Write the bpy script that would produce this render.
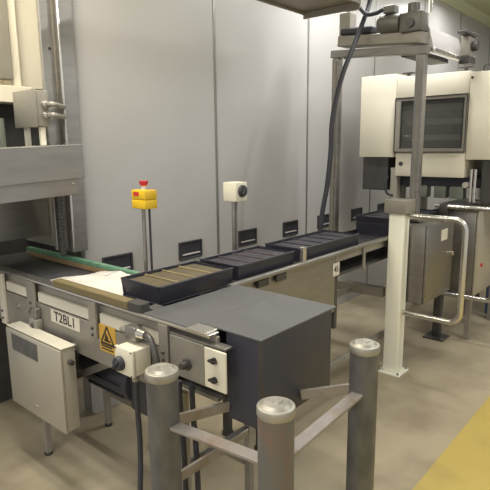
import bpy, bmesh, math, random
from mathutils import Vector, Matrix
R = math.radians
rnd = random.Random(7)
for o in list(bpy.data.objects): bpy.data.objects.remove(o)
SC = bpy.context.scene
C = SC.collection

# ------------------------------------------------------------------ camera
# X runs along the panel wall (away to the right), Y towards the wall, Z up, metres
def cam_matrix(loc, yaw, pitch, roll):
    f = Vector((math.cos(yaw)*math.cos(pitch), math.sin(yaw)*math.cos(pitch), -math.sin(pitch)))
    r = Vector((math.sin(yaw), -math.cos(yaw), 0)); u = r.cross(f)
    c, s = math.cos(roll), math.sin(roll)
    r2 = c*r + s*u; u2 = -s*r + c*u
    m = Matrix((r2, u2, -f)).transposed().to_4x4(); m.translation = loc
    return m
cd = bpy.data.cameras.new('camera'); cd.sensor_width = 36; cd.lens = 36*520/490; cd.clip_start = .02
cam = bpy.data.objects.new('camera', cd); C.objects.link(cam)
cam.matrix_world = cam_matrix(Vector((0, 0, 1.6)), R(40.75), R(10.8), R(-.56))
SC.camera = cam
# ------------------------------------------------------------------ world, lamps, exposure
w = bpy.data.worlds.new('world'); SC.world = w; w.use_nodes = True
w.node_tree.nodes['Background'].inputs[0].default_value = (.79, .79, .79, 1)
w.node_tree.nodes['Background'].inputs[1].default_value = .70
SC.view_settings.view_transform = 'Standard'; SC.view_settings.look = 'None'
SC.view_settings.gamma = 1; SC.view_settings.use_curve_mapping = False
SC.view_settings.exposure = 0.18
CEIL = 3.40
def lamp(x, y, power, col, lx=1.2, ly=.16, z=CEIL-.14):
    l = bpy.data.lights.new('batten_light', 'AREA'); l.shape = 'RECTANGLE'; l.size = ly; l.size_y = lx
    l.energy = power; l.color = col
    o = bpy.data.objects.new('batten_light', l); C.objects.link(o); o.location = (x, y, z)
    return o
BATTENS = [(.7, 1.6), (3.9, 1.7), (6.6, 1.7), (-1.7, .9), (-1.7, -1.0), (3.4, -.8), (6.6, -.8)]
for bx_, by_ in BATTENS: lamp(bx_, by_, 40 if bx_ < 0 else 28 if bx_ < 1 else 28 if bx_ > 6 else 36, (1, .97, .93) if bx_ < 2 else (.98, .98, .97))
MACHINE_LAMP = (1.1, 2.42)
lamp(*MACHINE_LAMP, 36, (1, .90, .68), z=CEIL-.14)

# ------------------------------------------------------------------ materials
def lin(c):
    c = [v/255 for v in c]
    return tuple(v/12.92 if v <= .04045 else ((v+.055)/1.055)**2.4 for v in c) + (1,)
def mat(name, col, rough=.5, metal=0, var=.12, scale=8, stretch=(1, 1, 1), bump=0, col2=None, mix=(.45, .7), spec=.5, fine=60):
    m = bpy.data.materials.new(name); m.use_nodes = True; nt = m.node_tree; N = nt.nodes; L = nt.links
    b = N['Principled BSDF']; b.inputs['Roughness'].default_value = rough; b.inputs['Metallic'].default_value = metal
    b.inputs['Specular IOR Level'].default_value = spec
    tc = N.new('ShaderNodeTexCoord'); mp = N.new('ShaderNodeMapping'); mp.inputs['Scale'].default_value = stretch
    L.new(tc.outputs['Object'], mp.inputs[0])
    n1 = N.new('ShaderNodeTexNoise'); n1.inputs['Scale'].default_value = scale; n1.inputs['Detail'].default_value = 5
    L.new(mp.outputs[0], n1.inputs['Vector'])
    base = lin(col); dark = tuple(v*(1-var*2) for v in base[:3])+(1,)
    if col2: dark = lin(col2)
    rp = N.new('ShaderNodeValToRGB'); rp.color_ramp.elements[0].position = mix[0]; rp.color_ramp.elements[1].position = mix[1]
    rp.color_ramp.elements[0].color = base if col2 else dark; rp.color_ramp.elements[1].color = dark if col2 else base
    if not col2: rp.color_ramp.elements[0].position = .3
    L.new(n1.outputs['Fac'], rp.inputs[0]); L.new(rp.outputs[0], b.inputs['Base Color'])
    n2 = N.new('ShaderNodeTexNoise'); n2.inputs['Scale'].default_value = fine; n2.inputs['Detail'].default_value = 4
    L.new(mp.outputs[0], n2.inputs['Vector'])
    mr = N.new('ShaderNodeMapRange'); mr.inputs['To Min'].default_value = max(.03, rough-.1); mr.inputs['To Max'].default_value = min(1, rough+.12)
    L.new(n1.outputs['Fac'], mr.inputs[0]); L.new(mr.outputs[0], b.inputs['Roughness'])
    if bump:
        bp = N.new('ShaderNodeBump'); bp.inputs['Strength'].default_value = bump; bp.inputs['Distance'].default_value = .004
        L.new(n2.outputs['Fac'], bp.inputs['Height']); L.new(bp.outputs[0], b.inputs['Normal'])
    return m
M = dict(
 wall=mat('coated_panel', (179, 177, 175), .34, 0, .035, 1.6, spec=.45),
 strip=mat('joint_metal', (150, 148, 142), .35, .6, .1, 5),
 concrete=mat('concrete', (168, 156, 132), .55, 0, .16, 3.0, bump=.25, col2=(136, 125, 104), mix=(.42, .78), spec=.4),
 yellow_paint=mat('yellow_floor_paint', (184, 162, 88), .5, 0, .12, 3, col2=(166, 146, 84), mix=(.5, .8), bump=.2),
 ceiling=mat('ceiling_panel', (196, 200, 170), .6, 0, .04, 1),
 steel=mat('stainless', (156, 153, 148), .38, .75, .10, 5, (1, 1, 6), fine=90, bump=.04),
 steel_dull=mat('dull_stainless', (158, 153, 143), .45, .35, .12, 7, bump=.05),
 steel_bright=mat('bright_stainless', (214, 210, 202), .25, .9, .06, 6),
 galv=mat('galvanised', (110, 110, 109), .5, .45, .16, 14, (1, 1, .5), bump=.12, col2=(90, 89, 87), mix=(.4, .7)),
 galv_rust=mat('rusty_galvanised', (110, 109, 107), .55, .35, .16, 9, (1, 1, .5), bump=.15, col2=(128, 104, 88), mix=(.52, .7)),
 galv_cap=mat('galvanised_cap', (172, 168, 158), .45, .5, .15, 18, bump=.15),
 flatbar=mat('weathered_bar', (150, 144, 140), .5, .4, .12, 12, (1, 1, 1), bump=.1, col2=(132, 108, 84), mix=(.5, .8)),
 plate=mat('grey_plastic_plate', (98, 98, 100), .36, .1, .06, 6, bump=.03),
 black=mat('black_polymer', (54, 54, 62), .5, 0, .1, 10, bump=.05),  # haze put into the blacks: polymer, guard, rubber and tin raised, slightly bluish
 black_guard=mat('black_guard', (60, 60, 70), .45, 0, .12, 7, (1, 1, .4), bump=.06, col2=(82, 78, 76), mix=(.6, .9)),
 rubber=mat('rubber', (56, 56, 63), .55, 0, .1, 20),
 belt=mat('belt', (72, 72, 74), .5, 0, .1, 9, bump=.08),
 tin=mat('baking_tin', (54, 53, 63), .42, .15, .12, 12, bump=.06),
 tin_in=mat('tin_lining', (96, 87, 64), .5, .1, .2, 14, col2=(84, 74, 60), mix=(.4, .75)),
 tin_dark=mat('tin_lining_dark', (64, 61, 70), .5, .1, .2, 14),
 tin_rib=mat('tin_rib', (150, 136, 104), .5, .1, .12, 10),
 tin_rib_dark=mat('tin_rib_dark', (86, 76, 78), .5, .1, .12, 10),
 cream=mat('cream_paint', (234, 227, 208), .42, 0, .03, 3),
 cream_post=mat('cream_post_paint', (245, 243, 226), .42, 0, .05, 6, col2=(196, 184, 146), mix=(.62, .85)),
 cream_box=mat('cream_plastic', (226, 220, 200), .42, 0, .03, 8),
 ivory=mat('ivory_strip', (216, 211, 196), .4, 0, .04, 6),
 green=mat('green_guide', (92, 134, 108), .4, 0, .1, 12, (1, 1, 1), col2=(120, 150, 124), mix=(.55, .75)),
 wood=mat('worn_board', (110, 100, 68), .6, 0, .15, 10, (6, 1, 6), bump=.1, col2=(120, 104, 74), mix=(.45, .65)),
 timber=mat('tan_underlay', (146, 122, 88), .6, 0, .12, 9),
 film=mat('plastic_film', (216, 210, 204), .35, 0, .03, 12, bump=.2),
 yellow=mat('yellow_plastic', (226, 186, 40), .4, 0, .03, 8),
 red=mat('red_plastic', (196, 50, 58), .35, 0, .04, 8),
 orange=mat('warning_yellow', (206, 164, 66), .45, 0, .05, 20),
 label=mat('label_white', (220, 214, 198), .45, 0, .03, 20),
 ink=mat('ink', (36, 34, 34), .5, 0, .02, 20),
 hole=mat('dark_recess', (40, 40, 46), .7, 0, .02, 20),
 grey_paint=mat('grey_paint', (152, 147, 136), .45, .15, .08, 6),
 cabinet=mat('brushed_cabinet', (138, 134, 128), .36, .7, .06, 5, (1, 1, 8), fine=90, bump=.03),
 cabinet_cream=mat('grey_cream_cabinet', (178, 172, 158), .42, .2, .05, 4),
 dark_metal=mat('dark_metal', (86, 84, 82), .45, .4, .15, 10),
 motor=mat('motor_grey', (112, 110, 104), .45, .3, .12, 12),
 blue=mat('blue_plastic', (62, 84, 120), .45, 0, .08, 8),
 sage=mat('sage_block', (140, 146, 132), .45, .2, .08, 8),
 lilac=mat('pale_cover', (196, 190, 190), .4, .2, .04, 5),
)
def glass_mat():
    m = bpy.data.materials.new('tinted_window'); m.use_nodes = True
    b = m.node_tree.nodes['Principled BSDF']
    b.inputs['Base Color'].default_value = lin((196, 196, 190)); b.inputs['Roughness'].default_value = .12
    b.inputs['Transmission Weight'].default_value = .9; b.inputs['IOR'].default_value = 1.25
    return m
M['glass'] = glass_mat()
def emit_mat(name, col, s):
    m = bpy.data.materials.new(name); m.use_nodes = True; b = m.node_tree.nodes['Principled BSDF']
    b.inputs['Base Color'].default_value = (.9, .9, .9, 1); b.inputs['Emission Color'].default_value = col+(1,); b.inputs['Emission Strength'].default_value = s
    return m
M['tube'] = emit_mat('lamp_diffuser', (1, .97, .9), 3.5)

# ------------------------------------------------------------------ mesh helpers
class MB:
    def __init__(s): s.bm = bmesh.new()
    def _add(s, tmp, bevel=0, seg=1):
        if bevel: bmesh.ops.bevel(tmp, geom=tmp.edges[:], offset=bevel, segments=seg, affect='EDGES', profile=.5)
        me = bpy.data.meshes.new('t'); tmp.to_mesh(me); tmp.free(); s.bm.from_mesh(me); bpy.data.meshes.remove(me); return s
    def box(s, x0, x1, y0, y1, z0, z1, bevel=.002, seg=1, rot=None, piv=None):
        t = bmesh.new(); bmesh.ops.create_cube(t, size=1)
        c = Vector(((x0+x1)/2, (y0+y1)/2, (z0+z1)/2)); d = Vector((abs(x1-x0), abs(y1-y0), abs(z1-z0)))
        for v in t.verts: v.co = Vector((v.co.x*d.x, v.co.y*d.y, v.co.z*d.z)) + c
        bevel = min(bevel, min(d)*.3)
        if bevel: bmesh.ops.bevel(t, geom=t.edges[:], offset=bevel, segments=seg, affect='EDGES', profile=.5)
        if rot is not None:
            p = piv or c
            for v in t.verts: v.co = rot @ (v.co-p) + p
        return s._add(t)
    def bar(s, a, b, w, h, bevel=.002, up=Vector((0, 0, 1))):   # rectangular bar from a to b
        a = Vector(a); b = Vector(b); d = (b-a).normalized(); sd = d.cross(up)
        if sd.length < 1e-4: sd = Vector((0, 1, 0))
        sd.normalize(); u = sd.cross(d); m = Matrix((d, sd, u)).transposed()
        t = bmesh.new(); bmesh.ops.create_cube(t, size=1); ln = (b-a).length
        for v in t.verts: v.co = Vector((v.co.x*ln, v.co.y*w, v.co.z*h))
        if bevel: bmesh.ops.bevel(t, geom=t.edges[:], offset=min(bevel, w*.3, h*.3), segments=1, affect='EDGES', profile=.5)
        for v in t.verts: v.co = m @ v.co + (a+b)/2
        return s._add(t)
    def cyl(s, a, b, r, r2=None, n=20, bevel=0):
        a = Vector(a); b = Vector(b); t = bmesh.new()
        bmesh.ops.create_cone(t, cap_ends=True, segments=n, radius1=r, radius2=r if r2 is None else r2, depth=(b-a).length)
        if bevel:
            es = [e for e in t.edges if len(e.link_faces) == 2 and any(len(f.verts) > 4 for f in e.link_faces)]
            bmesh.ops.bevel(t, geom=es, offset=bevel, segments=2, affect='EDGES', profile=.5)
        q = Vector((0, 0, 1)).rotation_difference(b-a).to_matrix()
        for v in t.verts: v.co = q @ v.co + (a+b)/2
        return s._add(t)
    def tube(s, pts, r, n=10, smooth=6):
        pts = [Vector(p) for p in pts]
        if smooth:
            P = [pts[0]*2-pts[1]] + pts + [pts[-1]*2-pts[-2]]; out = []
            for i in range(1, len(P)-2):
                for k in range(smooth):
                    t = k/smooth; a, b, c, d = P[i-1:i+3]
                    out.append(.5*((2*b)+(c-a)*t+(2*a-5*b+4*c-d)*t*t+(3*b-a-3*c+d)*t**3))
            pts = out+[pts[-1]]
        rings = []; prev = None
        for i, p in enumerate(pts):
            d = (pts[min(i+1, len(pts)-1)]-pts[max(i-1, 0)]).normalized()
            sd = prev - d*prev.dot(d) if prev is not None else d.cross(Vector((.3, .2, 1)))
            if sd.length < 1e-5: sd = d.orthogonal()
            sd.normalize(); prev = sd; u = d.cross(sd)
            rings.append([s.bm.verts.new(p + r*(math.cos(k*2*math.pi/n)*sd + math.sin(k*2*math.pi/n)*u)) for k in range(n)])
        for a, b in zip(rings, rings[1:]):
            for k in range(n): s.bm.faces.new((a[k], a[(k+1) % n], b[(k+1) % n], b[k]))
        s.bm.faces.new(rings[0][::-1]); s.bm.faces.new(rings[-1])
        return s
    def prism(s, poly, axis, a, b, bevel=0):   # poly in the other two axes (cyclic order), extruded a..b along axis
        t = bmesh.new()
        def P(p, v):
            return {'X': (v, p[0], p[1]), 'Y': (p[0], v, p[1]), 'Z': (p[0], p[1], v)}[axis]
        A = [t.verts.new(P(p, a)) for p in poly]; B = [t.verts.new(P(p, b)) for p in poly]
        t.faces.new(A); t.faces.new(B[::-1]); n = len(poly)
        for k in range(n): t.faces.new((A[k], B[k], B[(k+1) % n], A[(k+1) % n]))
        bmesh.ops.recalc_face_normals(t, faces=t.faces[:])
        return s._add(t, bevel)
    def build(s, name, m, parent=None, loc=None):
        bmesh.ops.recalc_face_normals(s.bm, faces=s.bm.faces[:])
        me = bpy.data.meshes.new(name)
        off = Vector(loc) if loc is not None else (parent_root(parent) if parent else Vector((0, 0, 0)))
        for v in s.bm.verts: v.co -= off
        s.bm.to_mesh(me); s.bm.free()
        me.materials.append(M[m] if isinstance(m, str) else m)
        for p in me.polygons: p.use_smooth = True
        try: me.set_sharp_from_angle(angle=R(35))
        except Exception: pass
        o = bpy.data.objects.new(name, me); C.objects.link(o)
        if parent: o.parent = parent
        else: o.location = off
        return o
ROOT = {}
def parent_root(o):
    while o.parent: o = o.parent
    return Vector(o.location)
def thing(name, label, cat, loc, group=None):
    o = bpy.data.objects.new(name, None); C.objects.link(o); o.location = loc; o.empty_display_size = .1
    o['label'] = label; o['category'] = cat
    if group: o['group'] = group
    return o
def tag(o, label, cat, group=None):
    o['label'] = label; o['category'] = cat
    if group: o['group'] = group
    return o
def struct(o, label=None): 
    o['kind'] = 'structure'
    if label: o['label'] = label
    return o
def dup(root, loc, label, rz=0):
    r = root.copy(); C.objects.link(r); r.location = loc; r['label'] = label; r.rotation_euler.z = rz
    for ch in list(root.children):
        c = ch.copy(); C.objects.link(c); c.parent = r
        for g in list(ch.children):
            d = g.copy(); C.objects.link(d); d.parent = c
    return r
def lettering(txt, size, origin, face, parent, name='lettering', m='ink', sx=1):
    cu = bpy.data.curves.new('t', 'FONT'); cu.body = txt; cu.size = size; cu.extrude = .0006; cu.align_x = 'CENTER'; cu.align_y = 'CENTER'
    cu.offset = size*.012
    o = bpy.data.objects.new('t', cu); C.objects.link(o); dg = bpy.context.evaluated_depsgraph_get()
    me = bpy.data.meshes.new_from_object(o.evaluated_get(dg)); bpy.data.objects.remove(o); bpy.data.curves.remove(cu)
    ax = {'-X': (Vector((0, -1, 0)), Vector((0, 0, 1)), Vector((-1, 0, 0))), '-Y': (Vector((1, 0, 0)), Vector((0, 0, 1)), Vector((0, -1, 0)))}[face]
    off = Vector(origin) - parent_root(parent)
    for v in me.vertices: v.co = ax[0]*v.co.x*sx + ax[1]*v.co.y + ax[2]*v.co.z + off
    me.name = name; me.materials.clear(); me.materials.append(M[m])
    q = bpy.data.objects.new(name, me); C.objects.link(q); q.parent = parent
    return q
def screw(parent, p, face, r=.008, m='dark_metal', name='screw', l=.006):
    d = {'-X': Vector((-1, 0, 0)), '-Y': Vector((0, -1, 0)), 'Z': Vector((0, 0, 1))}[face]
    p = Vector(p)
    return MB().cyl(p, p+d*l, r, r*.85, 8).build(name, m, parent)

# ================================================================== setting
WY = 2.6      # face of the panel wall
XE = 8.75     # far end wall
struct(MB().box(-3.5, XE+.2, -3, 4.2, -.1, 0, 0).build('floor', 'concrete'), 'worn beige concrete factory floor')
fl = bpy.data.objects['floor']
MB().box(-3.5, XE, -1.9, .84, 0, .0025, 0).build('walkway_paint', 'yellow_paint', fl)
struct(MB().box(-3.5, XE+.2, -3, 4.2, CEIL, CEIL+.1, 0).build('ceiling', 'ceiling'), 'pale green-white ceiling')
wb = struct(MB().box(1.612, XE, WY+.045, WY+.12, 0, CEIL, 0).build('wall_back', 'strip'), 'tall pale grey insulated panel wall with joint strips and black slots')
JX = [1.612, 2.716, 3.86, 5.06, 6.26, 7.46, XE]
for a, b in zip(JX, JX[1:]): MB().box(a+.002, b-.002, WY, WY+.045, 0, CEIL, .004).build('panel', 'wall', wb)
for j in JX[1:-1]:
    MB().box(j-.011, j+.011, WY-.004, WY, .0, CEIL, .0015).build('joint_strip', 'strip', wb)
SLX = [1.83, 2.435, 3.045, 3.615, 4.15, 4.78, 5.36, 5.96]
for x in SLX:
    m = MB()                                          # hollow black moulding let into the wall
    x0, x1, z0, z1 = x-.108, x+.108, .835, .96
    m.box(x0, x1, WY-.012, WY+.003, z0, z0+.012).box(x0, x1, WY-.012, WY+.003, z1-.012, z1).box(x0, x0+.012, WY-.012, WY+.003, z0+.012, z1-.012).box(x1-.012, x1, WY-.012, WY+.003, z0+.012, z1-.012)
    m.box(x0+.01, x1-.01, WY-.003, WY-.0005, z0+.01, z1-.01, 0)
    s = m.build('slot_frame', 'black', wb)
    MB().box(x0+.03, x1-.02, WY-.010, WY-.003, z0+.028, z0+.038).build('slot_lip', 'lilac', s)
struct(MB().prism([(WY, CEIL), (WY-.09, CEIL), (WY-.012, CEIL-.09), (WY, CEIL-.09)], 'X', 1.612, XE).build('trim_1', 'ceiling'), 'pale green coving between wall and ceiling')
we = struct(MB().box(XE, XE+.12, -3, WY+.12, 0, CEIL, 0).build('wall_end', 'strip'), 'grey end wall far beyond the machines')

# ceiling battens
BLAB = ['fluorescent ceiling batten above the near end of the cross conveyor', 'fluorescent ceiling batten above the gantry head', 'fluorescent ceiling batten above the far part of the main conveyor',
        'fluorescent ceiling batten behind the viewer on the machine side', 'fluorescent ceiling batten behind the viewer over the yellow walkway', 'fluorescent ceiling batten over the yellow walkway opposite the gantry', 'fluorescent ceiling batten over the far end of the yellow walkway', 'warm ceiling batten above the stainless hood at left']
for i, (x, y) in enumerate(BATTENS + [MACHINE_LAMP]):
    z = CEIL
    t = thing('batten_lamp', BLAB[i], 'lamp', (x, y, z), 'ceiling battens above the picture')
    MB().box(x-.09, x+.09, y-.64, y+.64, z-.05, z, .004).build('housing', 'cream', t)
    MB().box(x-.08, x+.08, y-.6, y+.6, z-.12, z-.05, .02, 2).build('diffuser', 'tube', t)

# ================================================================== cross conveyor (runs along Y, sign T2BL1)
ZT = .97
cv = thing('belt_conveyor', 'stainless cross conveyor with T2BL1 sign and dark belt running into the left machine', 'conveyor', (1.4, 2.0, 0))
X0, X1 = 1.2, 1.57
YN, YF = 1.18, 3.25
# side frames
MB().box(X0, X0+.012, 1.40, YF, .675, .85, .002).build('side_panel', 'steel_dull', cv)
MB().box(X1-.012, X1, YN, YF, .675, .95, .002).build('side_panel', 'steel_dull', cv)
MB().box(X0+.02, X0+.032, YN, YF, .84, .955, .001).build('inner_web', 'steel_dull', cv)
MB().box(X0-.012, X0+.04, 1.19, YF, .955, ZT-.002, .003).build('top_lip', 'steel_bright', cv)
for y0, y1 in ((2.78, 3.2), (2.48, 2.72), (1.935, 2.385), (1.46, 1.86), (1.235, 1.385)):
    MB().box(X0+.002, X0+.02, y0, y1, .855, .905, .003).build('wear_strip', 'ivory', cv)
for y, hw, zb in ((2.43, .038, .80), (1.895, .026, .79), (1.43, .026, .80), (2.98, .03, .8)):
    b = MB().box(X0-.014, X0-.001, y-hw, y+hw, zb, .954, .002).build('bracket', 'steel_dull', cv)
    screw(b, (X0-.014, y, zb+.045), '-X', .008); screw(b, (X0-.014, y, zb+.015), '-X', .007)
b = MB().box(X0-.016, X0+.002, 2.725, 2.775, .665, .945, .003).build('end_strip', 'ivory', cv)
screw(b, (X0-.016, 2.75, .74), '-X', .007); screw(b, (X0-.016, 2.75, .70), '-X', .007)
MB().box(X0+.04, X1-.02, 1.5, YF, .925, .948, .008, 2).build('belt', 'belt', cv)
MB().box(X0+.036, X1-.016, 1.2, YF, .70, .715, .001).build('drip_pan', 'steel_dull', cv)
for y in (2.60, 2.48): screw(cv, (X0, y, .79), '-X', .012, 'steel_bright', 'bolt', .012)
# clamp knuckle
b = MB().box(X0-.04, X0-.001, 2.345, 2.42, .675, .775, .006, 2).build('clamp', 'steel_dull', cv)
for z in (.705, .745): screw(b, (X0-.04, 2.38, z), '-X', .015, 'dark_metal', 'socket', .004)
b = MB().box(X0-.03, X0-.001, 2.36, 2.40, .776, .83, .004).build('clamp_neck', 'steel', cv)
# sign plate
b = MB().box(X0-.003, X0, 2.015, 2.262, .783, .845, .001).build('sign_plate', 'label', cv)
lettering('T2BL1', .066, (X0-.0036, 2.139, .8145), '-X', b, sx=1.06)
# warning label
b = MB().box(X0-.003, X0, 1.745, 1.862, .742, .862, .001).build('warning_label', 'orange', cv); b['label'] = 'yellow warning label with black triangle'
def P(y, z): return (y, z)
yc, zc = 1.804, .815
m = MB()
tri = [(yc-.045, zc-.034), (yc+.045, zc-.034), (yc, zc+.042)]
for k in range(3):
    a, c_ = tri[k], tri[(k+1) % 3]
    m.bar((X0-.0036, a[0], a[1]), (X0-.0036, c_[0], c_[1]), .0014, .008, 0, up=Vector((-1, 0, 0)).cross(Vector((0, c_[0]-a[0], c_[1]-a[1])).normalized()))
for k in range(3):
    m.bar((X0-.0036, yc+.018-k*.012, zc-.022), (X0-.0036, yc+.008-k*.004, zc+.012-k*.006), .0012, .006, 0, up=Vector((0, 1, 0)))
m.box(X0-.0042, X0-.003, yc-.022, yc+.022, zc-.024, zc-.016, 0)
m.build('hazard_triangle', 'ink', b)
m = MB()
for k in range(2): m.box(X0-.0036, X0-.003, yc-.04+k*.01, yc+.045, .752+k*.012, .758+k*.012, 0)
m.box(X0-.0036, X0-.003, 1.749, 1.858, .772, .775, 0)
m.build('caption_line', 'ink', b)
# bearing plates near the end
MB().box(X0-.01, X0+.012, 1.218, 1.398, .772, .925, .003).build('bearing_plate', 'steel_dull', cv)
b = MB().box(X0-.012, X0-.002, 1.115, 1.216, .775, .922, .003).build('cover_plate', 'cream_box', cv)
for z in (.815, .885):
    q = MB(); p = Vector((X0-.012, 1.165, z))
    q.cyl(p, p+Vector((-.012, 0, 0)), .011, n=10); q.box(p.x-.018, p.x-.006, p.y-.018, p.y+.018, p.z-.004, p.z+.004, .001)
    q.build('wing_screw', 'ink', b)
q = MB(); q.cyl((X0-.011, 1.30, .835), (X0-.045, 1.30, .835), .016, .012, 12); q.cyl((X0-.012, 1.30, .835), (X0-.022, 1.30, .835), .022, n=6)
q.build('shaft_end', 'dark_metal', cv)
MB().box(X0-.006, X0+.03, 1.12, 1.40, .926, .935, .001).build('ledge', 'steel', cv)
# end guard (black box) with grey transfer plate
eg = MB()
gx0, gx1, gy0, gy1, gz0 = 1.258, 1.70, 1.02, 1.175, .645
eg.box(gx0, gx1, gy0, gy0+.004, gz0, ZT-.004, .001).box(gx0, gx0+.004, gy0+.004, gy1, gz0, ZT-.004, .001).box(gx1-.004, gx1, gy0+.004, gy1, gz0, ZT-.004, .001).box(gx0+.004, gx1-.004, gy0+.004, gy1, gz0, gz0+.004, .001)
eg.box(gx0+.004, gx1-.004, gy1-.004, gy1, gz0+.004, ZT-.004, .001)
eg = eg.build('end_guard', 'black_guard', cv)
MB().box(gx0-.002, gx0+.012, gy0-.002, gy0+.012, gz0, ZT-.003, .003).build('edge_angle', 'dark_metal', eg)
MB().box(gx0-.004, gx1+.03, gy0-.004, 1.30, ZT-.004, ZT+.004, .002).build('top_plate', 'plate', eg)
MB().box(X0-.008, gx1+.03, 1.30, 1.545, ZT-.004, ZT+.004, .002).build('transfer_plate', 'plate', cv)
MB().box(X0-.016, X0+.05, 1.205, 1.30, ZT-.006, ZT+.003, .002).build('lip_end', 'steel_bright', cv)
MB().box(1.245, 1.30, 1.545, 1.60, ZT-.02, ZT+.004, .002).build('corner_plate', 'galv', cv)
# guides: green rail with tan underlay, worn board on the near side
MB().bar((1.522, 2.0, .990), (1.522, 3.08, .990), .030, .024, .003).build('guide_rail', 'green', cv)['label'] = 'green plastic guide rail'
MB().bar((1.527, 1.96, .9645), (1.527, 3.05, .9645), .044, .026, .002).build('rail_backing', 'timber', cv)
for y in (2.15, 2.7): MB().box(1.5495, 1.569, y-.02, y+.02, .951, .975, .002).build('rail_bracket', 'steel_dull', cv)
MB().bar((1.208, 1.64, .985), (1.203, 2.19, .985), .045, .035, .004).build('guide_board', 'wood', cv)['label'] = 'worn tan guide board along the near edge'
MB().bar((1.214, 1.56, .985), (1.210, 1.637, .985), .05, .04, .004).build('board_end_block', 'dark_metal', cv)
# legs and frame below
for y in (2.44, 1.36):
    for x in (1.215, 1.592):
        l = MB().box(x-.016, x+.016, y-.016, y+.016, 0.012, .70, .003).build('leg', 'steel_dull', cv)
        MB().cyl((x, y, 0), (x, y, .012), .022, n=14).build('foot', 'dark_metal', l)
    MB().box(1.236, 1.571, y-.016, y+.016, .36, .395, .002).build('cross_member', 'steel', cv)
MB().box(1.58, 1.604, 1.382, 2.418, .20, .235, .002).build('stretcher', 'steel_dull', cv)
MB().bar((1.24, 2.16, .515), (1.24, 1.72, .735), .014, .034, .002).build('brace', 'steel', cv)
mt = MB(); mt.cyl((1.40, 1.84, .53), (1.40, 2.20, .53), .105, n=20, bevel=.008); mt.cyl((1.40, 2.20, .53), (1.40, 2.26, .53), .085, n=20, bevel=.01)
for k in range(10):
    a = k*math.pi/5; mt.bar((1.40+.108*math.cos(a), 1.88, .53+.108*math.sin(a)), (1.40+.108*math.cos(a), 2.16, .53+.108*math.sin(a)), .012, .006, 0)
mt = mt.build('drive_motor', 'black', cv)
MB().box(1.32, 1.48, 1.70, 1.838, .42, .69, .012, 2).build('gearbox', 'black', mt)
MB().box(1.34, 1.46, 1.98, 2.12, .632, .69, .006).build('motor_mount', 'black', mt)

# film lying on the belt
bm = bmesh.new(); G = []; nx, ny = 10, 18
for i in range(nx+1):
    row = []
    for j in range(ny+1):
        u, v = i/nx, j/ny
        x = 1.235+.265*u; y = 1.86+.50*v + (.03*math.sin(5*u+1) if v > .5 else .008*math.sin(9*u)) - .10*u*(v > .9)
        z = .951+math.sin(math.pi*min(1, max(0, v)))*(.030+.012*abs(math.sin(7*u+3*v))*rnd.uniform(.6, 1)+.006*math.sin(11*v+2*u)**2)
        row.append((x, y, z))
    G.append(row)
vs = [[bm.verts.new(p) for p in r] for r in G]
for i in range(nx):
    for j in range(ny): bm.faces.new((vs[i][j], vs[i+1][j], vs[i+1][j+1], vs[i][j+1]))
ext = bmesh.ops.extrude_face_region(bm, geom=bm.faces[:])
for v in ext['geom']:
    if isinstance(v, bmesh.types.BMVert): v.co.z += .002
mb = MB(); mb.bm.free(); mb.bm = bm
tag(mb.build('plastic_sheet', 'film', loc=(1.35, 2.05, .951)), 'crumpled white plastic sheet lying on the dark cross conveyor belt', 'sheet')

# hung control cabinet at the left
cb = thing('control_cabinet', 'flat grey steel cabinet hung below the conveyor sign at far left', 'cabinet', (1.145, 2.25, .33))
MB().box(1.106, 1.17, 2.022, 2.525, .33, .727, .004, 2).build('body', 'cabinet_cream', cb)
d = MB().box(1.094, 1.105, 2.018, 2.53, .326, .722, .004, 2).build('door', 'cabinet_cream', cb)
MB().box(1.092, 1.0945, 2.22, 2.47, .62, .705, .001).build('nameplate', 'galv', d)
screw(d, (1.094, 2.27, .38), '-X', .009, 'steel_bright', 'lock', .006)
MB().box(1.10, 1.172, 2.018, 2.53, .7275, .733, .002).build('top_flange', 'ivory', cb)
MB().box(1.1705, 1.1995, 2.05, 2.08, .69, .72, .002).build('hanger', 'steel_dull', cb)
MB().cyl((1.14, 2.0215, .66), (1.14, 2.0, .66), .012, n=10).build('cable_gland', 'dark_metal', cb)

# isolator switch box with its cable
sw = thing('isolator_switch', 'cream isolator box with black rotary knob on the front of the cross conveyor', 'switch', (1.14, 1.56, .74))
MB().box(1.112, 1.186, 1.502, 1.608, .752, .855, .006, 2).build('housing', 'cream_box', sw)
MB().box(1.096, 1.1115, 1.50, 1.610, .750, .857, .006, 2).build('cover', 'cream_box', sw)
k = MB().cyl((1.0955, 1.572, .795), (1.074, 1.572, .795), .029, .026, 20, .003).build('knob', 'rubber', sw)
MB().bar((1.072, 1.588, .779), (1.072, 1.556, .811), .014, .012, .002).build('grip', 'rubber', k)
for p in ((1.602, .85), (1.508, .85), (1.508, .757)): screw(sw, (1.096, p[0], p[1]), '-X', .004, 'ink', 'screw', .002)
MB().cyl((1.14, 1.545, .7515), (1.14, 1.545, .715), .014, n=10).build('cable_gland', 'steel_dull', sw)
MB().box(1.186, 1.1995, 1.52, 1.60, .77, .84, .002).build('mount', 'steel_dull', sw)
tag(MB().tube([(1.14, 1.545, .714), (1.138, 1.54, .6), (1.13, 1.525, .45), (1.10, 1.50, .28), (1.07, 1.49, .12), (1.05, 1.475, .012), (1.10, 1.455, .011), (1.2, 1.45, .011)], .011).build('power_cable', 'rubber', loc=(1.05, 1.47, .0)), 'black cable dropping from the cream isolator box to the floor', 'cable')
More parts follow.
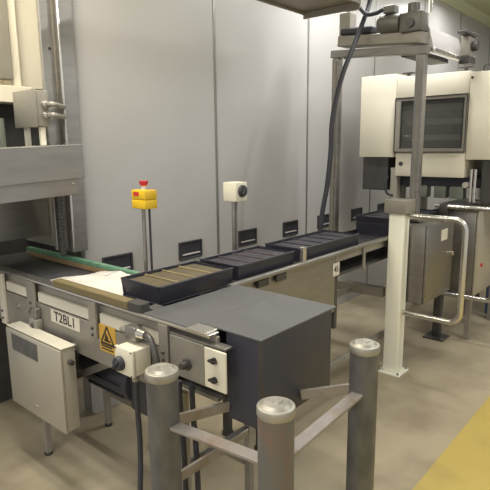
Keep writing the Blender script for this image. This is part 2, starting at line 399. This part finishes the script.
# sensor connector and hose above the isolator
sn = thing('sensor_connector', 'small grey metal connector block with two glands above the isolator box', 'connector', (1.16, 1.59, .87))
MB().box(1.148, 1.184, 1.545, 1.612, .868, .922, .004, 2).build('block', 'steel', sn)
MB().cyl((1.166, 1.6125, .895), (1.166, 1.65, .895), .018, .014, 12).build('gland', 'steel_dull', sn)
MB().cyl((1.166, 1.5445, .90), (1.166, 1.505, .90), .02, .016, 12).build('gland', 'steel_bright', sn)
MB().bar((1.184, 1.60, .895), (1.2215, 1.60, .895), .03, .02, .002).build('mount', 'steel_dull', sn)
tag(MB().tube([(1.166, 1.503, .90), (1.160, 1.47, .895), (1.150, 1.43, .84), (1.15, 1.41, .74), (1.15, 1.40, .6), (1.148, 1.40, .3), (1.145, 1.40, .012)], .012).build('grey_hose', 'dark_metal', loc=(1.145, 1.40, 0)), 'grey flexible hose curving down from the small connector block', 'hose')
for k, (dy, dx) in enumerate(((0, 0), (-.045, .02))):
    tag(MB().tube([(1.17+dx, 1.33+dy, .768), (1.168+dx, 1.325+dy, .66), (1.165+dx, 1.31+dy, .5), (1.16+dx, 1.30+dy, .25), (1.15+dx, 1.29+dy, .012)], .011).build('hanging_cable', 'rubber', loc=(1.15+dx, 1.29+dy, 0)),
        ['dark cable hanging below the bearing plate, left of two', 'dark cable hanging below the bearing plate, right of two'][k], 'cable', 'cables below the bearing plate')

# ================================================================== main tray conveyor (along X)
tc = thing('tray_conveyor', 'long main conveyor carrying black tins along the panel wall', 'conveyor', (2.6, 1.7, 0))
MY0, MY1 = 1.575, 1.86
XB = 7.6
MB().box(1.78, 2.655, MY0, MY0+.006, .60, .955, .002).build('side_panel', 'steel', tc)
MB().box(1.70, XB, MY0-.03, MY0+.002, .956, .978, .006, 2).build('front_rail', 'steel', tc)
MB().box(2.66, XB, MY0, MY0+.01, .905, .955, .002).build('side_beam', 'steel_dull', tc)
MB().box(1.70, XB, MY1, MY1+.012, .87, .985, .002).build('rear_rail', 'dark_metal', tc)
MB().box(1.66, XB, MY0+.012, MY1-.004, .935, .958, .006, 2).build('belt', 'rubber', tc)
MB().box(1.86, XB, MY0+.03, MY1-.03, .80, .82, .002).build('return_pan', 'dark_metal', tc)
for x in (1.90, 2.05): MB().box(x, x+.085, MY0-.022, MY0-.004, .915, .952, .003).build('rail_clip', 'dark_metal', tc)
MB().box(2.655, 2.685, MY0-.002, MY0+.03, .49, .904, .002).build('end_flange', 'dark_metal', tc)
b = MB().box(2.625, 2.70, MY0-.004, MY0-.0005, .825, .905, .001).build('number_label', 'label', tc)
lettering('45', .05, (2.662, MY0-.0046, .865), '-Y', b)
LEGX = (1.97, 3.55, 5.6, 7.2)
for x in LEGX:
    for y in (MY0+.025, MY1-.02):
        if x == 3.55 and y > 1.7: continue
        l = MB().box(x-.02, x+.02, y-.02, y+.02, .012, .88, .003).build('leg', 'dark_metal', tc)
        MB().cyl((x, y, 0), (x, y, .014), .034, n=12).build('foot', 'dark_metal', l)
    if x != 3.55: MB().box(x-.018, x+.018, MY0+.048, MY1-.043, .46, .50, .002).build('cross_member', 'steel_dull', tc)
MB().box(1.99, 3.53, MY0+.008, MY0+.038, .22, .26, .002).build('stretcher', 'steel_dull', tc)
MB().box(1.99, 3.32, MY1-.03, MY1, .53, .57, .002).build('stretcher', 'steel_dull', tc)
MB().box(2.985, 3.015, MY0-.012, MY0-.0005, .80, .954, .002).build('support_post', 'steel_dull', tc)
MB().box(3.33, 3.38, MY0+.012, WY-.03, .53, .60, .003).build('wall_tie', 'steel_dull', tc)
MB().box(2.28, 2.31, MY0-.026, MY0-.001, .979, 1.06, .003).build('tin_guide', 'steel_bright', tc)
# bracing plate under the infeed
MB().box(1.80, 2.64, MY1-.02, MY1-.014, .62, .87, .002).build('rear_panel', 'steel_dull', tc)

# ================================================================== tins
def make_tin(label, x, z, L_, W_=.255, H_=.078, lining='tin_in', rib='tin_rib', n=4, y=1.722):
    t = thing('baking_tin', label, 'baking tin', (x, y, z), 'black tins on the main conveyor')
    a, b = x, x+L_; y0, y1 = y-W_/2, y+W_/2; e = .014
    m = MB()
    m.box(a, b, y0, y1, z, z+.006, .001)
    m.prism([(y0-.004, z+H_), (y0+.008, z), (y0+.014, z), (y0+.004, z+H_)], 'X', a, b)
    m.prism([(y1+.004, z+H_), (y1-.008, z), (y1-.014, z), (y1-.004, z+H_)], 'X', a, b)
    m.prism([(a-.004, z+H_), (a+.008, z), (a+.014, z), (a+.004, z+H_)], 'Y', y0, y1)
    m.prism([(b+.004, z+H_), (b-.008, z), (b-.014, z), (b-.004, z+H_)], 'Y', y0, y1)
    m.build('pan', 'tin', t)
    m = MB(); r = .0055
    m.tube([(a, y0, z+H_), (b, y0, z+H_), (b, y1, z+H_), (a, y1, z+H_), (a, y0, z+H_)], r, 8, 0)
    m.build('rim', 'tin', t)
    for k in range(n):
        c0 = a+.016+(L_-.032)*k/n; c1 = a+.016+(L_-.032)*(k+1)/n
        MB().box(c0+.006, c1-.006, y0+.016, y1-.016, z+.008, z+H_-.005, .006, 2).build('compartment', lining, t)
        if k: MB().box(c0-.004, c0+.004, y0+.014, y1-.014, z+.008, z+H_-.0005, .001).build('divider', rib, t)
    return t
BZ = .9585
make_tin('nearest black tin with brown compartments and pale dividers beside the green guide rail', 1.318, .9585, .44)
make_tin('second black tin from the near end with dull reddish dividers', 1.80, BZ, .455, lining='tin_dark', rib='tin_rib_dark')
make_tin('long black tin in front of the rear gantry post', 2.33, BZ, .64, lining='tin_dark', rib='tin_dark', n=5)
make_tin('black tin below another tin left of the cream guard post', 3.40, BZ, .5, lining='tin_dark', rib='tin_dark')
make_tin('black tin on top of another tin left of the cream guard post', 3.40, BZ+.084, .5, H_=.045, lining='tin_dark', rib='tin_dark')
make_tin('black tin under the cream inspection machine behind the gantry post', 3.97, BZ, .5, lining='tin_dark', rib='tin_dark')

# ================================================================== push-button stations on poles
es = thing('emergency_stop', 'yellow emergency stop box with red mushroom button on a thin pole', 'emergency stop', (1.58, 2.0, 0))
MB().cyl((1.575, 2.005, .01), (1.575, 2.005, 1.298), .0095, n=12).build('pole', 'steel', es)
MB().cyl((1.596, 1.985, .01), (1.596, 1.985, 1.298), .006, n=10).build('conduit', 'rubber', es)
MB().cyl((1.58, 2.0, 0), (1.58, 2.0, .012), .04, n=16).build('foot_plate', 'steel_dull', es)
MB().box(1.543, 1.620, 1.948, 2.055, 1.30, 1.345, .005, 2).build('lower_case', 'yellow', es)
bb = MB().box(1.543, 1.620, 1.948, 2.055, 1.346, 1.392, .005, 2).build('lid', 'yellow', es)
MB().box(1.541, 1.5432, 1.995, 2.035, 1.364, 1.383, 0).build('red_label', 'red', bb)
bt = MB().cyl((1.58, 2.0, 1.392), (1.58, 2.0, 1.412), .013, n=14).build('button_stem', 'film', es)
MB().cyl((1.58, 2.0, 1.412), (1.58, 2.0, 1.436), .017, .024, 20, .003).build('mushroom_button', 'red', es)
es.location = (1.625, 2.055, 0)   # clear of the conveyor frame
ss = thing('selector_switch', 'cream selector switch box with black dial on a steel pole by the wall', 'switch', (2.24, 2.0, 0))
MB().cyl((2.222, 2.0, .01), (2.222, 2.0, 1.284), .011, n=12).build('pole', 'steel', ss)
MB().cyl((2.248, 2.0, .01), (2.248, 2.0, 1.284), .008, n=10).build('conduit', 'steel_dull', ss)
MB().cyl((2.235, 2.0, 0), (2.235, 2.0, .012), .045, n=16).build('foot_plate', 'steel_dull', ss)
MB().box(2.205, 2.305, 1.965, 2.065, 1.285, 1.395, .006, 2).build('housing', 'cream_box', ss)
k = MB().cyl((2.258, 1.9645, 1.345), (2.258, 1.95, 1.345), .036, .033, 22, .003).build('dial', 'rubber', ss)
MB().bar((2.24, 1.946, 1.327), (2.276, 1.946, 1.363), .010, .014, .002, up=Vector((0, 1, 0))).build('grip', 'rubber', k)

# ================================================================== left machine
lm = thing('infeed_machine', 'tall stainless and cream machine at left that the cross conveyor enters', 'machine', (1.2, 2.7, 0))
MB().box(1.437, 1.506, 2.585, 2.61, 1.05, CEIL-.002, .003).build('column_flange', 'steel', lm)
MB().box(1.515, 1.607, 2.552, 2.65, 1.03, CEIL-.002, .004).build('column', 'steel', lm)
MB().box(1.508, 1.52, 2.538, 2.551, 1.06, CEIL-.002, .002).build('column_edge', 'steel_bright', lm)
for z in (1.83, 2.1, 2.6): screw(lm, (1.48, 2.585, z), '-Y', .008, 'ink', 'bolt_hole', .003)
rt = Matrix.Rotation(R(-2.2), 3, 'Y'); pv = Vector((1.3, 2.4, 1.5))
MB().box(.55, 1.52, 2.40, 2.412, 1.437, 1.602, .002, rot=rt, piv=pv).build('hood', 'steel', lm)
MB().box(.55, 1.52, 2.40, 2.455, 1.602, 1.61, .002, rot=rt, piv=pv).build('hood_top', 'steel_bright', lm)
MB().box(.55, 1.485, 2.412, 2.43, 1.355, 1.447, .003, rot=rt, piv=pv).build('hood_apron', 'steel', lm)
screw(lm, (1.455, 2.412, 1.42), '-Y', .006, 'steel_bright', 'rivet', .004)
MB().box(.55, 1.565, 2.88, 2.9, 1.09, 1.5, .002).build('inner_panel', 'steel', lm)
MB().box(.55, 1.43, 2.455, 2.9, 1.48, 1.495, .002).build('shelf', 'dark_metal', lm)
MB().box(1.57, 1.60, 2.651, 3.199, 1.02, 1.5, .002).build('inner_cheek', 'steel_dull', lm)
ch = MB()                                                  # roller chain beside the column
for k in range(18):
    z = 1.035+k*.0195
    ch.cyl((1.447, 2.565, z), (1.471, 2.565, z), .009, n=8)
    ch.box(1.443 if k % 2 else 1.448, 1.475 if k % 2 else 1.470, 2.557, 2.573, z-.014, z+.014, .003)
ch.build('roller_chain', 'dark_metal', lm)
for x0, x1 in ((.8, 1.60), (1.612, 1.90)): MB().box(x0, x1, 3.2, 3.23, 1.96, CEIL-.002, .004).build('cream_panel', 'cream', lm)
MB().box(1.42, 1.512, 3.06, 3.138, 1.99, CEIL-.002, .003).build('dark_post', 'grey_paint', lm)
MB().box(1.515, 1.578, 3.10, 3.198, 1.96, CEIL-.002, .003).build('cream_post', 'cream', lm)
MB().box(.8, 1.62, 3.06, 3.198, 1.86, 1.955, .003).build('cream_rail', 'cream', lm)
MB().box(.8, 1.90, 3.2, 3.23, 0, 1.955, .003).build('back_panel', 'dark_metal', lm)
MB().box(1.30, 1.43, 2.62, 2.78, 1.496, 1.58, .01, 2).build('gear_unit', 'steel_dull', lm)
MB().cyl((1.25, 2.74, 1.495), (1.25, 2.74, 1.75), .03, n=16).build('spindle', 'sage', lm)
MB().box(1.05, 1.22, 2.66, 2.82, 1.496, 1.72, .01, 2).build('drive_unit', 'sage', lm)
MB().box(1.39, 1.434, 2.5, 2.56, 1.496, 1.64, .004).build('side_bracket', 'steel', lm)

jb = thing('junction_box', 'grey junction box on short legs above the stainless hood at left', 'junction box', (1.33, 2.53, 1.61))
MB().box(1.300, 1.362, 2.425, 2.628, 1.702, 1.872, .005, 2).build('housing', 'grey_paint', jb)
MB().box(1.286, 1.2995, 2.420, 2.633, 1.698, 1.875, .004, 2).build('lid', 'grey_paint', jb)
MB().box(1.32, 1.345, 2.44, 2.465, 1.611, 1.7015, .003).build('leg', 'cream', jb)
MB().box(1.32, 1.345, 2.59, 2.615, 1.496, 1.7015, .003).build('leg', 'cream', jb)
for z in (1.805, 1.755):
    g = MB().cyl((1.335, 2.4245, z), (1.345, 2.40, z), .017, n=8).build('gland', 'steel_bright', jb)
    MB().tube([(1.345, 2.3995, z), (1.36, 2.375, z), (1.40, 2.40, z-.004), (1.46, 2.47, z), (1.53, 2.575, z)], .012, 10).build('conduit', 'steel_dull', g)

# ================================================================== gantry with overhead head
ga = thing('gantry', 'steel gantry over the main conveyor with motor and overhead head', 'gantry', (3.62, 1.85, 0))
def cpost(x, y, zt, zb=.012, name='post'):
    p = MB().box(x-.03, x+.03, y-.03, y+.03, zb, zt, .003).build(name, 'steel', ga)
    MB().box(x-.036, x-.0305, y-.008, y+.008, max(.5, zb), zt-.02, .001).build('slot_strip', 'steel_dull', p)
    MB().box(x-.06, x+.06, y-.06, y+.06, zb-.012, zb, .002).build('foot_plate', 'steel_dull', p)
cpost(3.655, 2.19, 2.25, .86); cpost(3.575, 1.488, 2.19, 1.085)
MB().box(3.535, 3.615, 1.525, 1.572, 1.06, 1.0725, .003).box(3.535, 3.615, 1.43, 1.5245, 1.06, 1.0725, .003).box(3.535, 3.615, 1.55, 1.571, .9785, 1.0595, .003).build('front_foot', 'steel_dull', ga)
MB().box(3.62, 3.69, 1.8725, 2.16, .865, .90, .003).build('rear_foot', 'steel_dull', ga)
MB().bar((3.657, 2.235, 2.285), (3.572, 1.445, 2.218), .06, .056, .003).build('cross_beam', 'steel', ga)
MB().bar((3.64, 2.14, 2.362), (3.58, 1.47, 2.296), .14, .075, .006).build('head_beam', 'steel_dull', ga)
MB().bar((3.63, 2.12, 2.425), (3.60, 1.85, 2.405), .12, .045, .01).build('head_belt', 'rubber', ga)
MB().box(3.60, 3.70, 2.06, 2.15, 2.36, 2.56, .004).build('end_bracket', 'steel_dull', ga)
mm = MB().cyl((3.54, 1.78, 2.42), (3.54, 1.63, 2.41), .06, n=20, bevel=.008)
mm.cyl((3.54, 1.795, 2.42), (3.54, 1.78, 2.42), .045, n=16)
mm = mm.build('motor', 'motor', ga)
MB().box(3.49, 3.62, 1.47, 1.625, 2.335, 2.46, .012, 2).build('gearbox', 'motor', mm)
MB().cyl((3.55, 1.55, 2.461), (3.55, 1.55, 2.52), .04, n=16).build('gear_cap', 'motor', mm)
MB().box(3.50, 3.58, 1.67, 1.75, 2.478, 2.53, .006).build('terminal_box', 'motor', mm)
MB().cyl((3.484, 1.545, 2.39), (3.47, 1.545, 2.39), .03, n=14).build('shaft_cover', 'dark_metal', mm)
MB().cyl((3.60, 1.462, 2.46), (3.60, 1.462, 2.95), .012, n=10).build('hanger_rod', 'steel_bright', ga)
MB().cyl((3.56, 2.06, 2.24), (3.56, 2.06, 2.225), .02, n=10).build('bolt_head', 'dark_metal', ga)
# arm running on above the inspection machine
ar = MB().prism([(1.43, 2.235), (1.50, 2.235), (1.56, 2.375), (1.47, 2.375)], 'X', 3.62, 4.2).build('arm_cover', 'lilac', ga)
MB().box(3.62, 4.2, 1.415, 1.44, 2.205, 2.235, .003).build('arm_edge', 'steel_bright', ar)
MB().box(3.62, 4.15, 1.52, 1.66, 2.20, 2.233, .003).build('arm_channel', 'dark_metal', ar)
ab = MB().box(4.14, 4.27, 1.37, 1.43, 2.24, 2.38, .004).build('arm_bracket', 'steel_dull', ga)
MB().box(4.02, 4.30, 1.35, 1.42, 2.381, 2.40, .002).build('arm_cap', 'dark_metal', ab)
MB().cyl((4.21, 1.369, 2.31), (4.21, 1.33, 2.31), .035, n=14).build('roller', 'dark_metal', ab)
MB().box(4.14, 4.27, 1.36, 1.44, 2.185, 2.239, .003).build('bracket_foot', 'dark_metal', ab)
# canopy plate
cn = thing('overhead_canopy', 'shallow stainless drip canopy overhead left of the gantry head', 'canopy', (2.6, 1.8, 2.4))
MB().box(1.9, 2.92, 1.60, 2.0, 2.425, 2.435, .002).build('tray', 'steel_dull', cn)
MB().box(2.905, 2.92, 1.60, 2.0, 2.385, 2.4245, .002).build('end_lip', 'steel_dull', cn)
MB().box(1.9, 2.904, 1.985, 2.0, 2.408, 2.4245, .002).build('side_lip', 'steel_dull', cn)
MB().box(1.9, 2.904, 1.60, 1.615, 2.408, 2.4245, .002).build('side_lip', 'steel_dull', cn)
for x, y in ((2.1, 1.65), (2.1, 1.95), (2.8, 1.65), (2.8, 1.95)): MB().cyl((x, y, 2.4355), (x, y, CEIL), .008, n=8).build('hanger_rod', 'steel', cn)
MB().box(2.921, 3.0, 1.66, 1.74, 2.40, 2.50, .003).build('end_bracket', 'steel_dull', cn)
# cables
tag(MB().tube([(3.50, 1.70, CEIL-.01), (3.54, 1.84, 2.9), (3.60, 1.90, 2.62), (3.44, 1.89, 2.38), (3.22, 1.89, 2.06), (3.10, 1.885, 1.78), (3.075, 1.88, 1.55), (3.07, 1.90, 1.32), (3.06, 1.93, 1.12), (3.055, 1.95, .8), (3.05, 1.98, .3), (3.05, 2.0, .018)], .017, 12).build('overhead_cable', 'rubber', loc=(3.05, 2.0, 0)), 'thick black cable hanging in a curve from overhead left of the gantry', 'cable')
tag(MB().tube([(3.60, 2.02, CEIL-.01), (3.56, 1.99, 2.8), (3.52, 1.96, 2.60), (3.50, 1.88, 2.50), (3.495, 1.80, 2.49), (3.50, 1.75, 2.505)], .014, 10).build('motor_cable', 'rubber', loc=(3.6, 2.02, 2.6)), 'short dark cable looping into the motor on the gantry', 'cable')

# ================================================================== cream inspection machine
im = thing('inspection_machine', 'cream housing with grey window straddling the main conveyor behind the gantry', 'machine', (4.7, 1.8, 0))
IX = 4.3
MB().box(IX, 5.1, 2.003, 2.33, 1.49, 2.185, .006, 2).build('side_housing', 'cream', im)
MB().box(IX+.012, 5.1, 1.402, 2.0, 1.985, 2.155, .006, 2).build('upper_housing', 'cream', im)
MB().box(IX+.005, 5.1, .9, 1.399, 1.475, 2.14, .006, 2).build('end_housing', 'cream', im)
lo = MB().box(IX+.012, 5.1, 1.402, 1.985, 1.33, 1.53, .006, 2).build('lower_housing', 'cream', im)
screw(lo, (IX+.012, 1.935, 1.435), '-X', .02, 'dark_metal', 'latch', .01)
MB().box(IX+.35, 5.1, 1.403, 1.998, 1.532, 1.983, .002).build('inner_back', 'galv', im)
wf = MB()
wf.box(IX-.01, IX+.03, 1.403, 1.998, 1.532, 1.565, .003).box(IX-.01, IX+.03, 1.403, 1.998, 1.955, 1.983, .003).box(IX-.01, IX+.03, 1.403, 1.428, 1.566, 1.954, .003).box(IX-.01, IX+.03, 1.945, 1.998, 1.566, 1.954, .003)
wf = wf.build('window_frame', 'grey_paint', im)
gk = MB()
for y0, y1, z0, z1 in ((1.403, 1.998, 1.532, 1.539), (1.403, 1.998, 1.976, 1.983), (1.403, 1.409, 1.539, 1.976), (1.990, 1.998, 1.539, 1.976), (1.430, 1.943, 1.567, 1.573), (1.430, 1.943, 1.947, 1.953), (1.430, 1.436, 1.573, 1.947), (1.936, 1.943, 1.573, 1.947)):
    gk.box(IX-.014, IX-.0105, y0, y1, z0, z1, 0)
gk.build('gasket', 'ink', wf)
MB().box(IX+.005, IX+.012, 1.428, 1.945, 1.566, 1.954, 0).build('pane', 'glass', wf)
for z in (1.63, 1.76, 1.88): MB().box(IX+.10, IX+.16, 1.404, 1.997, z, z+.045, .003).build('inner_bar', 'steel_dull', im)
for y in (1.52, 1.86): MB().cyl((IX+.2, y, 1.533), (IX+.2, y, 1.982), .02, n=10).build('inner_rod', 'galv', im)
screw(im, (IX+.004, 1.385, 2.10), '-X', .01, 'ink', 'screw', .004)
m = MB(); m.tube([(IX+.08+.0, 1.30+.028*math.cos(a*math.pi/8), 2.168+.028*math.sin(a*math.pi/8)) for a in range(17)], .008, 8, 0); m.build('lifting_eye', 'dark_metal', im)
for y in (1.93, 1.46):
    m = MB(); m.cyl((IX+.08, y, 2.155), (IX+.08, y, 2.18), .016, n=10); m.box(IX+.06, IX+.10, y-.05, y+.05, 2.18, 2.195, .003); m.build('hook_mount', 'dark_metal', im)
# underside units
MB().box(IX+.12, 5.0, 1.30, 2.12, 1.245, 1.329, .005).build('underside_rail', 'black', im)
MB().box(IX+.02, 4.9, 2.06, 2.30, 1.20, 1.489, .006).build('side_unit', 'dark_metal', im)
MB().box(IX+.02, IX+.10, 1.97, 2.03, 1.12, 1.40, .005).build('side_bracket', 'cabinet_cream', im)
MB().tube([(IX+.0, 2.04, 1.33), (IX-.02, 2.06, 1.26), (IX-.01, 2.04, 1.18), (IX+.02, 2.0, 1.16)], .010, 8).build('side_hose', 'rubber', im)
for y in (1.78, 1.62, 1.48): MB().box(IX+.10, IX+.20, y-.05, y+.05, 1.15, 1.25, .006, 2).build('valve_block', 'sage', im)
MB().cyl((IX+.10, 1.40, 1.27), (IX+.05, 1.40, 1.27), .025, n=14, bevel=.006).build('knob', 'film', im)
for y in (1.345, 1.315): MB().cyl((IX+.02, y, 1.14), (IX+.02, y, 1.40), .012, n=12).build('guide_rod', 'steel_bright', im)
MB().box(IX+.05, 5.05, .95, 1.28, 1.14, 1.474, .005).build('end_unit', 'dark_metal', im)
for x in (4.5, 5.02):
    for y in (2.0, 1.33):
        MB().box(x-.03, x+.03, y-.03, y+.03, (0 if y > 1.9 else 1.1105), 1.244 if y > 1.9 else 1.139, .003).build('leg', 'steel_dull', im)

# ================================================================== guard posts with bumper hoops
def guard_post(x, y, ztop, zl, zh, ylen, label, hw=.052, paint='cream_post', cap=True):
    t = thing('guard_post', label, 'guard post', (x, y, 0), 'posts with bumper hoops')
    MB().box(x-hw, x+hw, y-hw, y+hw, .012, ztop-.09, .006, 2).build('post', paint, t)
    c = .078 if cap else hw
    MB().box(x-c, x+c, y-c, y+c, ztop-.09, ztop, .006, 2).build('cap', 'grey_paint' if cap else paint, t)
    b = MB().box(x-.085, x+.085, y-.085, y+.085, 0, .012, .002).build('base_plate', paint, t)
    for dx in (-.07, .07):
        for dy in (-.07, .07): MB().cyl((x+dx, y+dy, .012), (x+dx, y+dy, .024), .009, n=6).build('anchor_bolt', 'steel_dull', b)
    ye = y-hw-ylen; r = .07; pts = [(x, y-hw+.002, zh)]
    for k in range(7): a = k*math.pi/12; pts.append((x, ye+r-r*math.sin(a), zh-r+r*math.cos(a)))
    for k in range(7): a = k*math.pi/12; pts.append((x, ye+r-r*math.cos(a), zl+r-r*math.sin(a)))
    pts.append((x, y-hw+.002, zl))
    MB().tube(pts, .019, 14, 0).build('bumper_hoop', 'steel_bright', t)
    return t
guard_post(3.34, 1.49, 1.235, .45, 1.128, .388, 'cream square post with grey cap and bumper hoop standing before the gantry')
guard_post(4.2, 1.50, 1.125, .39, 1.105, .40, 'slim dark post behind the smaller steel cabinet, its bumper hoop at the right edge', .03, 'dark_metal', False)

# cabinets behind the hoops
c1 = thing('electric_cabinet', 'smaller brushed steel cabinet behind the nearer bumper hoop', 'cabinet', (3.65, 1.42, .5), 'steel cabinets beside the main conveyor')
MB().box(3.41, 3.92, 1.333, 1.52, .505, 1.055, .004, 2).build('body', 'cabinet', c1)
d = MB().box(3.415, 3.915, 1.317, 1.332, .51, 1.05, .004, 2).build('door', 'cabinet', c1)
MB().box(3.66, 3.78, 1.314, 1.3169, .92, 1.0, .001).build('door_label', 'label', d)
MB().cyl((3.88, 1.317, .8), (3.88, 1.30, .8), .018, n=14).build('lock', 'steel_bright', d)
MB().box(3.43, 3.90, 1.5205, 1.573, .9, .95, .002).build('mounting_bar', 'steel_dull', c1)
c2 = thing('electric_cabinet', 'larger brushed steel cabinet with flat top at the right edge', 'cabinet', (4.6, 1.4, 0), 'steel cabinets beside the main conveyor')
MB().box(4.27, 5.0, 1.268, 1.54, .37, 1.084, .005, 2).build('body', 'cabinet', c2)
d = MB().box(4.28, 4.99, 1.252, 1.2665, .38, 1.075, .004, 2).build('door', 'cabinet_cream', c2)
MB().cyl((4.42, 1.252, .62), (4.42, 1.238, .62), .014, n=12).build('red_lamp', 'red', d)
MB().box(4.255, 5.02, 1.24, 1.60, 1.085, 1.11, .004).build('top_plate', 'steel', c2)
for x in (4.31, 4.95):
    for y in (1.29, 1.52): MB().box(x-.02, x+.02, y-.02, y+.02, 0, .369, .002).build('leg', 'steel_dull', c2)
z = .3
bt = thing('blue_tote', 'blue plastic tote on the floor behind the far bumper hoop', 'tote', (5.35, 1.2, 0))
m = MB(); xx = 5.1
m.box(xx, xx+.5, 1.02, 1.05, .005, z, .006).box(xx, xx+.5, 1.35, 1.38, .005, z, .006).box(xx, xx+.03, 1.051, 1.349, .005, z, .006).box(xx+.47, xx+.5, 1.051, 1.349, .005, z, .006).box(xx+.03, xx+.47, 1.05, 1.35, 0, .02, .004)
m.build('tub', 'blue', bt)
m = MB().box(xx-.012, xx+.512, 1.008, 1.019, z-.03, z, .003).box(xx-.012, xx+.512, 1.381, 1.392, z-.03, z, .003).build('rim', 'blue', bt)

# ================================================================== bollard barrier
ba = thing('bollard_barrier', 'three galvanised bollards joined by flat bars in the foreground', 'barrier', (1.2, .95, 0))
PST = [(1.007, 1.226), (1.056, .803), (1.614, .829)]; BR = .0515; BH = .903
for x, y in PST:
    p = MB().cyl((x, y, 0), (x, y, BH-.03), BR, n=32).build('bollard', 'galv_rust' if y < .81 else 'galv', ba)
    m = MB(); m.cyl((x, y, BH-.034), (x, y, BH-.004), BR+.003, n=32, bevel=.006); m.cyl((x, y, BH-.004), (x, y, BH+.004), .045, .034, 24); m.cyl((x+.004, y-.003, BH+.003), (x+.004, y-.003, BH+.008), .016, .012, 12)
    m.build('cap', 'galv_cap', p)
def flat(a, b, z, w=.045, h=.012, ea=BR-.006, eb=BR-.006, off=0):
    a = Vector((*a, z)); b = Vector((*b, z)); d = (b-a).normalized(); s = Vector((-d.y, d.x, 0))*off
    MB().bar(a+d*ea+s, b-d*eb+s, w, h, .002).build('crossbar', 'flatbar', ba)
flat(PST[0], PST[1], .715); flat(PST[1], PST[2], .722)
def stub(x, y, b, z0, z1):
    a = Vector((x, y, z0)); b = Vector((*b, z1)); d = (b-a).normalized()
    MB().bar(a+d*(BR-.006), b, .012, .038, .002).build('crossbar', 'flatbar', ba)
stub(*PST[0], (1.2565, 1.165), .712, .69)
stub(*PST[2], (1.49, 1.018), .735, .69)
stub(*PST[0], (1.29, 1.20), .485, .505)
